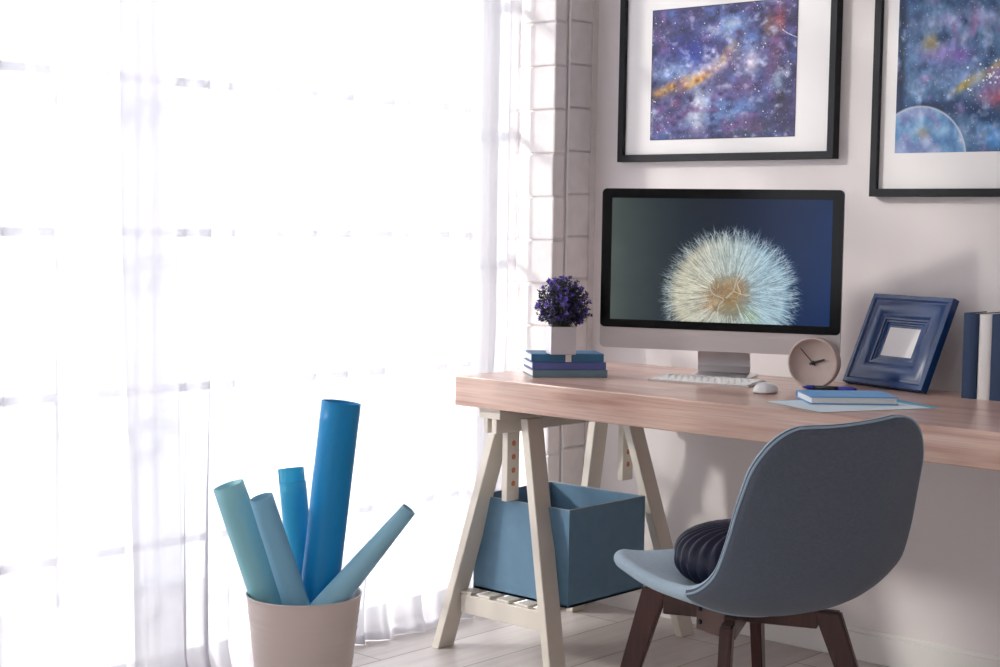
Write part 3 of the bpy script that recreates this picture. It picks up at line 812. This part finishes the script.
# ------------------------------------------------------------------ paintings
def galaxy(h, w_):
    y, x = np.mgrid[0:h, 0:w_]; u = x/w_; v = y/h
    n1, n2, n3, n4 = (vnoise(h, w_, c, s, 5) for c, s in ((5, 1), (9, 2), (7, 3), (34, 6)))
    base = np.array([.25, .24, .44]); img = np.ones((h, w_, 3))*base
    def lay(col, a):
        a = np.clip(a, 0, 1)[..., None]; img[:] = img*(1-a)+np.array(col)*a
    def blob(cx, cy, rx, ry, rot=0):
        dx, dy = u-cx, v-cy; c, s = math.cos(rot), math.sin(rot)
        a, b = (dx*c+dy*s)/rx, (-dx*s+dy*c)/ry
        return np.exp(-(a*a+b*b))*(.45+1.1*n2)
    lay((.28, .42, .72), (n1-.42)*2.6); lay((.13, .13, .34), (n3-.5)*3); lay((.36, .26, .52), (n2-.55)*3)
    lay((.12, .18, .58), blob(.26, .36, .16, .14)*.9); lay((.38, .55, .80), blob(.50, .75, .30, .16)*.8)
    lay((.48, .62, .84), blob(.15, .48, .16, .10)*.9); lay((.40, .55, .82), blob(.55, .17, .14, .10)*.8)
    lay((.62, .74, .84), blob(.56, .15, .06, .04)*.7)
    lay((.86, .84, .90), blob(.38, .50, .22, .05, -.5)*.9); lay((.90, .90, .92), blob(.33, .78, .075, .14, .1)*.95); lay((.86, .82, .90), blob(.70, .44, .045, .11)*.95)
    lay((.86, .60, .26), blob(.14, .60, .17, .035, -.42)*1.1*np.clip(n4*2, .3, 1)); lay((.86, .60, .26), blob(.32, .56, .12, .03, -.55)*1.1); lay((.85, .70, .45), blob(.54, .36, .09, .03, -1.0)*.8)
    lay((.62, .24, .30), blob(.88, .17, .045, .14)*.85); lay((.60, .38, .24), blob(.82, .2, .05, .10)*.7); lay((.50, .24, .40), blob(.85, .40, .05, .14)*.7)
    lay((.52, .24, .44), blob(.62, .62, .16, .07)*.6); lay((.58, .25, .40), blob(.18, .72, .04, .04)*.7)
    lay((.16, .15, .24), blob(.90, .68, .05, .22)*.8); lay((.22, .24, .24), blob(.70, .92, .14, .07)*.7); lay((.62, .76, .88), blob(.88, .58, .03, .06)*.8)
    m5 = vnoise(h, w_, 16, 77, 4); lay((.70, .72, .86), (m5-.56)*3.2); lay((.14, .12, .30), (.42-m5)*3.0); lay((.46, .30, .56), (vnoise(h, w_, 11, 78, 4)-.58)*3)
    img *= (.72+.56*n4)[..., None]
    gr_ = img.mean(2, keepdims=True); img = img*.86+gr_*.14
    g = np.random.default_rng(3)
    for q in range(420):
        sx, sy = int(g.uniform(1, w_-2)), int(g.uniform(1, h-2)); b = g.uniform(.35, 1); img[sy, sx] = img[sy, sx]*(1-b)+b
        if g.random() < .12: img[sy:sy+2, sx:sx+2] = .93
    t = np.linspace(0, 1, 60)
    img[np.clip(((.22+.07*t**.7)*h).astype(int), 0, h-1), np.clip(((.9+.1*t)*w_).astype(int), 0, w_-1)] = .88
    e = np.minimum.reduce([x, w_-1-x, y, h-1-y]); img[e < 2] *= .55
    return img
def planet(h, w_):
    y, x = np.mgrid[0:h, 0:w_]; u = x/w_; v = y/h
    n1, n2, n3, n4 = (vnoise(h, w_, c, s, 5) for c, s in ((5, 31), (8, 32), (7, 33), (34, 36)))
    img = np.ones((h, w_, 3))*np.array([.27, .40, .56])
    def lay(col, a):
        a = np.clip(a, 0, 1)[..., None]; img[:] = img*(1-a)+np.array(col)*a
    def blob(cx, cy, rx, ry, rot=0):
        dx, dy = u-cx, v-cy; c, s = math.cos(rot), math.sin(rot); a, b = (dx*c+dy*s)/rx, (-dx*s+dy*c)/ry
        return np.exp(-(a*a+b*b))*(.45+1.1*n2)
    lay((.42, .60, .74), (n1-.45)*2.5); lay((.14, .24, .40), (n3-.52)*3)
    # the lower left quarter is what the photograph shows
    lay((.55, .50, .75), blob(.30, .55, .16, .06)*.9); lay((.62, .60, .78), blob(.40, .40, .3, .05)*.6); lay((.62, .54, .34), blob(.20, .49, .05, .04)*.8)
    lay((.42, .28, .62), blob(.38, .56, .05, .03)*.8); lay((.50, .60, .80), blob(.45, .66, .3, .05)*.7)
    lay((.70, .62, .30), blob(.42, .685, .08, .018, -.5)*1.0); lay((.70, .64, .38), blob(.62, .60, .16, .02, -.5)*.8)
    lay((.80, .38, .46), blob(.66, .76, .15, .05)*.9); lay((.78, .18, .26), blob(.82, .72, .14, .045)*.95); lay((.34, .18, .26), blob(.92, .80, .12, .06)*.8)
    lay((.10, .20, .36), blob(.25, .79, .22, .035)*1.2); lay((.10, .22, .38), blob(.55, .84, .20, .035, .3)*1.1); lay((.08, .16, .28), blob(.02, .5, .035, .6)*.9)
    lay((.22, .52, .78), blob(.60, .93, .10, .06)*.9); lay((.60, .52, .72), blob(.85, .92, .14, .07)*.8)
    m5 = vnoise(h, w_, 13, 88, 4); lay((.66, .70, .84), (m5-.57)*3.2); lay((.10, .20, .36), (.42-m5)*2.6); lay((.60, .44, .66), (vnoise(h, w_, 9, 89, 4)-.60)*3)
    img *= (.74+.52*n4)[..., None]
    asp = .60/.447
    d = np.hypot((u-.145), (v-1.03)*asp*.86)/.285
    mt = vnoise(h, w_, 18, 90, 4); moon = np.stack([.28+.50*mt, .36+.48*mt, .60+.34*mt], -1); moon[..., 0] -= .1*(n3 > .52); 
    spot = np.exp(-(((u-.17)/.04)**2+((v-.905)/.025)**2))[..., None]; moon = moon*(1-spot*.6)+np.array([.6, .5, .4])*spot*.6
    k = np.clip((1-d)/.02, 0, 1)[..., None]; img = img*(1-k)+moon*k
    ring = (np.exp(-((d-1)/.018)**2)*.75)[..., None]; img = img*(1-ring)+.93*ring
    g = np.random.default_rng(8)
    for q in range(420):
        sx, sy = int(g.uniform(1, w_-3)), int(g.uniform(1, h-3)); b = g.uniform(.35, 1)
        img[sy, sx] = img[sy, sx]*(1-b)+b
    for q in range(130):
        s = g.uniform(0, 1); sx, sy = int((.45+.5*s+g.normal(0, .06))*w_), int((.70-.22*s+g.normal(0, .035))*h)
        if 1 < sx < w_-4 and 1 < sy < h-4: r_ = g.integers(1, 4); img[sy:sy+r_, sx:sx+r_] = .92
    return img
M['art'] = vcol_mat('watercolour_ink', .65)
def wall_art(label, x0, x1, z0, z1, ax0, ax1, az0, az1, img):
    cx = (x0+x1)/2; W_, H_ = x1-x0, z1-z0
    t = thing('framed_painting', label, 'painting', (cx, WY-.031, z0), 0, 'framed watercolours on the wall')
    frame_rings('frame', [(.021, .0305), (0, .0305), (0, .001), (.001, 0), (.020, 0), (.021, .001), (.021, .0120), (.021, .0305)], M['blackframe'], t, W_, H_)
    box('mount_board', (-W_/2+.021, W_/2-.021, .014, .029, .021, H_-.021), M['mat'], t, bev=0)
    painted_sheet('painting_sheet', ax1-ax0, az1-az0, img, M['art'], t, ((ax0+ax1)/2-cx, .0132, (az0+az1)/2-z0))
    return t
wall_art('black framed watercolour of a purple and gold star cloud, hanging above the computer', -2.997, -2.249, 1.382, 1.925,
         -2.883, -2.380, 1.446, 1.833, galaxy(250, 320))
wall_art('black framed watercolour with a pale moon and red nebula, hanging at the right', -2.136, -1.536, 1.278, 2.08,
         -2.070, -1.600, 1.394, 1.96, planet(340, 290))

# ------------------------------------------------------------------ bucket and paper rolls
BC = Vector((-2.848, 2.497, 0))
bk = thing('waste_bin', 'round warm white bin holding blue paper rolls, on the floor before the curtain', 'bin', (BC.x, BC.y, 0))
prof = [(0, .0), (.098, 0), (.102, .003)]
for k in range(1, 40):
    s = k/40; z = .003+.293*s; r = .104+(.137-.104)*s
    if .04 < z < .255: r += .0010*math.sin(z*2*math.pi/.0125)
    prof.append((r, z))
prof += [(.1385, .297), (.1395, .2985), (.1390, .300), (.1365, .300), (.1355, .296), (.100, .008), (0, .006)]
lathe('bin_body', prof, M['bin'], bk, 96)

VR, VU = Vector((.7457, .6663, 0)), Vector((0, 0, 1))
def roll(label, col, tip, base, r_tip, r_base, turns=2.2, step=0.0, start=0):
    """sheet of paper rolled into a spiral tube from base to tip (world points)"""
    tip, base = Vector(tip), Vector(base); d = (tip-base); L = d.length; d.normalize()
    t = thing('paper_roll', label, 'paper roll', tuple(base), 0, 'rolled papers in the bin')
    a = d.cross(Vector((0, 1, 0))).normalized(); b = d.cross(a)
    n = int(turns*40); vs = []; fs = []; rows = 14
    for j in range(rows+1):
        for k in range(n+1):
            s = k/n; an = start+s*turns*2*math.pi
            ll = L-step*(1 if s > 1-1.0/turns*.62 else 0)
            q = ll*j/rows; r = (r_base+(r_tip-r_base)*(q/L))*(1-.055*(1-s)*turns)
            p = d*q+(a*math.cos(an)+b*math.sin(an))*r
            vs.append(p)
    w1 = n+1
    for j in range(rows):
        for k in range(n): fs.append((j*w1+k, j*w1+k+1, (j+1)*w1+k+1, (j+1)*w1+k))
    o = mesh('rolled_sheet', vs, fs, col, t, True)
    m_ = o.modifiers.new('thick', 'SOLIDIFY'); m_.thickness = .0007; m_.offset = 0
    return t
def at(px, py, depth):
    """world point along the sight line of a bucket detail, measured from the photograph, at a given y"""
    yaw, pitch, rl = math.radians(-41.78064), math.radians(-3.997776), math.radians(0.92528)
    f = Vector((math.sin(yaw)*math.cos(pitch), math.cos(yaw)*math.cos(pitch), math.sin(pitch))); r = Vector((math.cos(yaw), -math.sin(yaw), 0)); u = r.cross(f)
    r2 = r*math.cos(rl)+u*math.sin(rl); u2 = -r*math.sin(rl)+u*math.cos(rl)
    v = r2*(px-500)/1589.112+u2*(333.5-py)/1589.112+f
    return Vector((0, 0, 1.192))+v*(depth/v.y)
for nm, c in (('roll_teal', (166, 228, 240)), ('roll_slate', (150, 208, 240)), ('roll_cyan', (64, 194, 240)), ('roll_deep', (20, 158, 224)), ('roll_pale', (168, 222, 246))):
    m_ = mat(nm, lin(*c), .38)
    nt_ = m_.node_tree; tl_ = nt_.nodes.new('ShaderNodeBsdfTranslucent'); tl_.inputs[0].default_value = lin(*[min(255, v*1.25+20) for v in c])
    mx_ = nt_.nodes.new('ShaderNodeMixShader'); mx_.inputs[0].default_value = .25
    nt_.links.new(nt_.nodes['Principled BSDF'].outputs[0], mx_.inputs[1]); nt_.links.new(tl_.outputs[0], mx_.inputs[2])
    nt_.links.new(mx_.outputs[0], nt_.nodes['Material Output'].inputs[0])
    M[nm] = m_
BDIR = Vector((-.6663, .7457, 0))
def on_plane(px, py, v):
    a = at(px, py, 1.0); b = at(px, py, 2.0); d = b-a
    k = (v-(a-BC).dot(BDIR))/d.dot(BDIR)
    return a+d*k
def mk(label, m_, tip, vt, rim, vr, rt, rb, drop, **kw):
    T = on_plane(*tip, vt); Q = on_plane(*rim, vr); d = (Q-T).normalized()
    return roll(label, m_, T, Q+d*(drop/abs(d.z)), rt, rb, **kw)
mk('pale teal paper roll leaning left, leftmost in the bin', M['roll_teal'], (228, 485), -.02, (265, 592), .0, .038, .042, .16, turns=2.2, start=3.8)
mk('slate blue paper roll beside the pale teal one, leaning left', M['roll_slate'], (261, 497), -.10, (292, 592), -.065, .0275, .033, .16, turns=2.4, start=2.0)
mk('bright cyan paper roll with a stepped top, behind the slate blue one', M['roll_cyan'], (291, 468), .12, (302, 585), .090, .0330, .036, .24, turns=2.2, step=.034, start=3.6)
mk('tall deep blue paper roll, the tallest in the bin', M['roll_deep'], (341, 402), .03, (319, 592), .02, .0480, .0465, .26, turns=2.6, start=.6)
mk('thin light blue paper roll leaning far to the right', M['roll_pale'], (409, 509), -.06, (337, 594), -.050, .0185, .036, .07, turns=2.6, start=1.8)

# ------------------------------------------------------------------ chair
CX, CY, CA = -1.785, 2.786, math.radians(162)
ch = thing('upholstered_chair', 'blue-grey upholstered shell chair with dark brown wooden legs, in front of the desk', 'chair', (CX, CY, 0), CA)
prof = [(.232, .462), (.215, .470), (.15, .457), (.06, .438), (-.03, .428), (-.125, .428), (-.190, .450), (-.235, .500), (-.258, .575), (-.272, .66), (-.284, .74), (-.296, .809)]
P = np.array(prof); seg = np.r_[0, np.cumsum(np.hypot(*np.diff(P, axis=0).T))]; Ltot = seg[-1]
def cr(vals, s):
    """smooth (Catmull-Rom) interpolation along the profile length"""
    i = int(np.clip(np.searchsorted(seg, s)-1, 0, len(seg)-2)); t = (s-seg[i])/(seg[i+1]-seg[i])
    g_ = lambda k: vals[int(np.clip(k, 0, len(vals)-1))]
    p0_, p1_, p2_, p3_ = g_(i-1), g_(i), g_(i+1), g_(i+2)
    return .5*((2*p1_)+(-p0_+p2_)*t+(2*p0_-5*p1_+4*p2_-p3_)*t*t+(-p0_+3*p1_-3*p2_+p3_)*t**3)
HW = np.array([.190, .196, .212, .222, .228, .232, .230, .226, .221, .214, .204, .190])
EDGE = np.array([.030, .030, .034, .040, .046, .054, .060, .058, .050, .042, .030, .022])
NU, NV = 44, 64
S = np.zeros((NV+1, NU+1, 3)); sl = np.zeros((NV+1))
def prof_pt(s): return np.array([cr(P[:, 0], s), cr(P[:, 1], s)])
for j in range(NV+1):
    q = j/NV; s = Ltot*(.5-.5*math.cos(math.pi*q))*.75+Ltot*q*.25
    f_, z_ = prof_pt(s); a_ = prof_pt(max(0, s-.004)); b_ = prof_pt(min(Ltot, s+.004)); tg = b_-a_; tg /= np.linalg.norm(tg); nrm = np.array([-tg[1], tg[0]])*-1
    if nrm[0] < 0 and nrm[1] < 0: nrm = -nrm
    nrm = np.array([tg[1], -tg[0]]);
    if nrm[1] < 0 and s < Ltot*.5: nrm = -nrm
    if nrm[0] < 0 and s >= Ltot*.5: nrm = -nrm
    w0 = cr(HW, s); ed = cr(EDGE, s)
    for rc, dd in ((.085, s), (.092, Ltot-s)):
        if dd < rc: w0 -= rc*.92*(1-math.sqrt(max(0, 1-((rc-dd)/rc)**2)))
    for i in range(NU+1):
        t = -1+2*i/NU; t = math.sin(t*math.pi/2)*.35+t*.65
        wx = abs(t)*w0/.235
        lift = ed*min(1.2, wx)**2.4
        cz_ = .004*max(0, (s/Ltot-.8)/.2)**2*(abs(t)**2) - .005*t*max(0, (s/Ltot-.8)/.2)
        S[j, i] = (f_+nrm[0]*lift, t*w0, z_+nrm[1]*lift+cz_)
# normals
du = np.gradient(S, axis=1); dv = np.gradient(S, axis=0); N = np.cross(du, dv); N /= np.maximum(1e-9, np.linalg.norm(N, axis=2, keepdims=True))
if N[NV//4, NU//2, 2] < 0: N = -N
TH = .014
inner, outer = S+N*TH, S-N*TH
def gfaces(off, flip):
    i = np.arange(NV*NU); a = (i//NU)*(NU+1)+i % NU+off
    f = np.stack([a, a+1, a+NU+2, a+NU+1], -1)
    return (f[:, ::-1] if flip else f).tolist()
loop = [(0, i) for i in range(NU)]+[(j, NU) for j in range(NV)]+[(NV, i) for i in range(NU, 0, -1)]+[(j, 0) for j in range(NV, 0, -1)]
ctr = S.reshape(-1, 3).mean(0)
out_dir = []
for k, (j, i) in enumerate(loop):
    pj, pi_ = loop[k-1]; nj, ni = loop[(k+1) % len(loop)]
    tg = S[nj, ni]-S[pj, pi_]; o_ = np.cross(tg, N[j, i]); o_ /= max(1e-9, np.linalg.norm(o_))
    ii, jj = int(np.clip(i, 3, NU-3)), int(np.clip(j, 3, NV-3))
    if np.dot(o_, S[j, i]-S[jj, ii]) < 0: o_ = -o_
    out_dir.append(o_)
def shell_part(name, surf, sgn, m_, flip, m2=None):
    vs = surf.reshape(-1, 3).tolist(); fs = gfaces(0, flip); base = len(vs); nl = len(loop)
    for a in (35, 65, 90):
        ar = math.radians(a)
        for k, (j, i) in enumerate(loop):
            vs.append((S[j, i]+N[j, i]*sgn*TH*math.cos(ar)+out_dir[k]*TH*math.sin(ar)).tolist())
    idx = [j*(NU+1)+i for j, i in loop]
    rows_ = [idx]+[[base+r_*nl+k for k in range(nl)] for r_ in range(3)]
    for r_ in range(3):
        for k in range(nl):
            k2 = (k+1) % nl; fs.append((rows_[r_][k], rows_[r_][k2], rows_[r_+1][k2], rows_[r_+1][k]))
    o = mesh(name, vs, fs, m_, ch, True)
    bm = bmesh.new(); bm.from_mesh(o.data); bmesh.ops.recalc_face_normals(bm, faces=bm.faces); bm.to_mesh(o.data); bm.free()
    return o
shell_part('seat_upholstery', inner, 1, M['chair_in'], False)['label'] = 'light blue front upholstery'
def keep_rows(o, j0, j1):
    bm = bmesh.new(); bm.from_mesh(o.data); bm.verts.ensure_lookup_table(); nl = len(loop); nb = (NU+1)*(NV+1)
    rowof = {}
    for v in bm.verts: rowof[v] = v.index//(NU+1) if v.index < nb else loop[(v.index-nb) % nl][0]
    bmesh.ops.delete(bm, geom=[f for f in bm.faces if not (j0 <= min(rowof[v] for v in f.verts) and max(rowof[v] for v in f.verts) <= j1)], context='FACES')
    bmesh.ops.delete(bm, geom=[v for v in bm.verts if not v.link_faces], context='VERTS')
    bm.to_mesh(o.data); bm.free(); o.data.shade_smooth()
JB = int(NV*.455)
o1 = shell_part('backrest_shell', outer, -1, M['chair_out'], True); o1['label'] = 'charcoal blue rear upholstery'; keep_rows(o1, JB, NV)
o2 = shell_part('seat_underside', outer, -1, M['chair_in'], True); o2['label'] = 'light blue underside of the seat'; keep_rows(o2, 0, JB)
pts = [(S[j, i]-N[j, i]*TH*.55+out_dir[k]*TH*.88) for k, (j, i) in enumerate(loop) if j >= JB and i >= 0]
k0 = max(range(len(pts)-1), key=lambda q: (pts[q+1][0]-pts[q][0])**2+(pts[q+1][1]-pts[q][1])**2)
pts = [p for k, p in enumerate(pts)]+[outer[JB, i]-N[JB, i]*.0005 for i in range(1, NU)]
tube('piping', pts, .0024, M['piping'], ch, 8, True)
# legs: front-near, rear-near, front-far, rear-far (local +y is the near side)
LT = {'fn': (.165, .105), 'rn': (-.085, .095), 'ff': (.120, -.115), 'rf': (-.115, -.130)}
LT = {'fn': (.165, .115), 'rn': (-.105, .135), 'ff': (.145, -.140), 'rf': (-.110, -.120)}
def leg(a):
    x, y = LT[a]; d = Vector((x-.03, y, 0)).normalized()
    top = Vector((x, y, .420 if x > 0 else .405)); foot = Vector((x, y, 0))+d*(.12 if x > 0 else .15)
    n_ = Vector((-d.y, d.x, 0)); vs = []
    for p, wd, tk in ((foot, .030, .022), (top, .056, .026)):
        for s1, s2 in ((-1, -1), (1, -1), (1, 1), (-1, 1)): vs.append(p+d*s1*wd/2+n_*s2*tk/2)
    bm = bmesh.new(); v_ = [bm.verts.new(p) for p in vs]
    for f in ((3, 2, 1, 0), (4, 5, 6, 7), (0, 1, 5, 4), (1, 2, 6, 5), (2, 3, 7, 6), (3, 0, 4, 7)): bm.faces.new([v_[i] for i in f])
    bmesh.ops.recalc_face_normals(bm, faces=bm.faces); bmesh.ops.bevel(bm, geom=bm.edges[:], offset=.004, segments=2, affect='EDGES')
    bmo('leg', bm, M['dark_wood'], ch)
for k in LT: leg(k)
def crossbar(a, b, z0, z1):
    A, B = Vector((*LT[a], 0)), Vector((*LT[b], 0)); d = (B-A).normalized(); n_ = Vector((-d.y, d.x, 0))
    bm = bmesh.new(); L = (B-A).length
    Mx = Matrix(((d.x, n_.x, 0, A.x), (d.y, n_.y, 0, A.y), (0, 0, 1, 0), (0, 0, 0, 1)))
    add_box(bm, .018, L-.018, -.0125, .0125, z0, z1, .003, 2, Mx)
    bmo('crossbar', bm, M['dark_wood'], ch)
crossbar('fn', 'rf', .366, .412); crossbar('ff', 'rn', .366, .412)
# steel bracket with bolts where the crossbars meet
bm = bmesh.new(); add_box(bm, -.058, .058, -.0015, .0015, -.032, .032, .001, 1)
br_ = bmo('bracket', bm, M['steel'], ch)
mid = (Vector((*LT['fn'], 0))+Vector((*LT['rf'], 0)))/2
br_.location = (mid.x-.005, mid.y+.070, .376); br_.rotation_euler = (0, 0, math.radians(2))
for (x, z) in ((-.044, .014), (-.044, -.014), (.044, .014), (.044, -.014)):
    lathe('bolt', [(0, .0), (.0052, 0), (.0052, .003), (.004, .0045), (0, .0045)], M['black'], br_, 16, Matrix.Translation((x, .0015, z)) @ Matrix.Rotation(-math.pi/2, 4, 'X'))

# round pleated cushion on the seat
def cushion():
    c = thing('round_cushion', 'round navy pleated satin cushion on the chair seat', 'cushion', (0, 0, 0))
    n, rws = 288, 26; vs = []; fs = []; R_ = .165; Hc = .066
    for side in (1, -1):
        for j in range(rws+1):
            s = j/rws; r = R_*math.sin(s*math.pi/2)**.9; z = Hc*math.cos(s*math.pi/2)**.75
            if s < .22: z -= .014*(1-s/.22)**2
            for k in range(n):
                a = 2*math.pi*k/n; pl_ = .0045*math.sin(36*a+2.0*math.sin(s*2+side)+.8*math.sin(a*5))*min(1, s*2.2)*(1 if s < .97 else .5)
                rr_ = r+pl_*.55*s
                vs.append((rr_*math.cos(a), rr_*math.sin(a), side*(z+pl_*(1-s*.3)*(1 if s < .95 else .2))))
    w1 = (rws+1)*n
    for b_ in (0, w1):
        for j in range(rws):
            for k in range(n): k2 = (k+1) % n; fs.append((b_+j*n+k, b_+j*n+k2, b_+(j+1)*n+k2, b_+(j+1)*n+k))
    o = mesh('cushion_cover', vs, fs, M['navy_velvet'], c, True)
    bm = bmesh.new(); bm.from_mesh(o.data); bmesh.ops.remove_doubles(bm, verts=bm.verts, dist=.0012); bmesh.ops.recalc_face_normals(bm, faces=bm.faces); bm.to_mesh(o.data); bm.free(); o.data.shade_smooth()
    lathe('cushion_button', [(0, .060), (.008, .059), (.014, .053), (.014, .046), (0, .046)], M['navy_velvet'], c, 24)
    return c
cu = cushion()
fwd = Vector((math.cos(CA), math.sin(CA), 0))
cu.location = Vector((CX, CY, .512))-fwd*.02+Vector((.0, .0, 0))
cu.rotation_euler = (0, 0, 0)
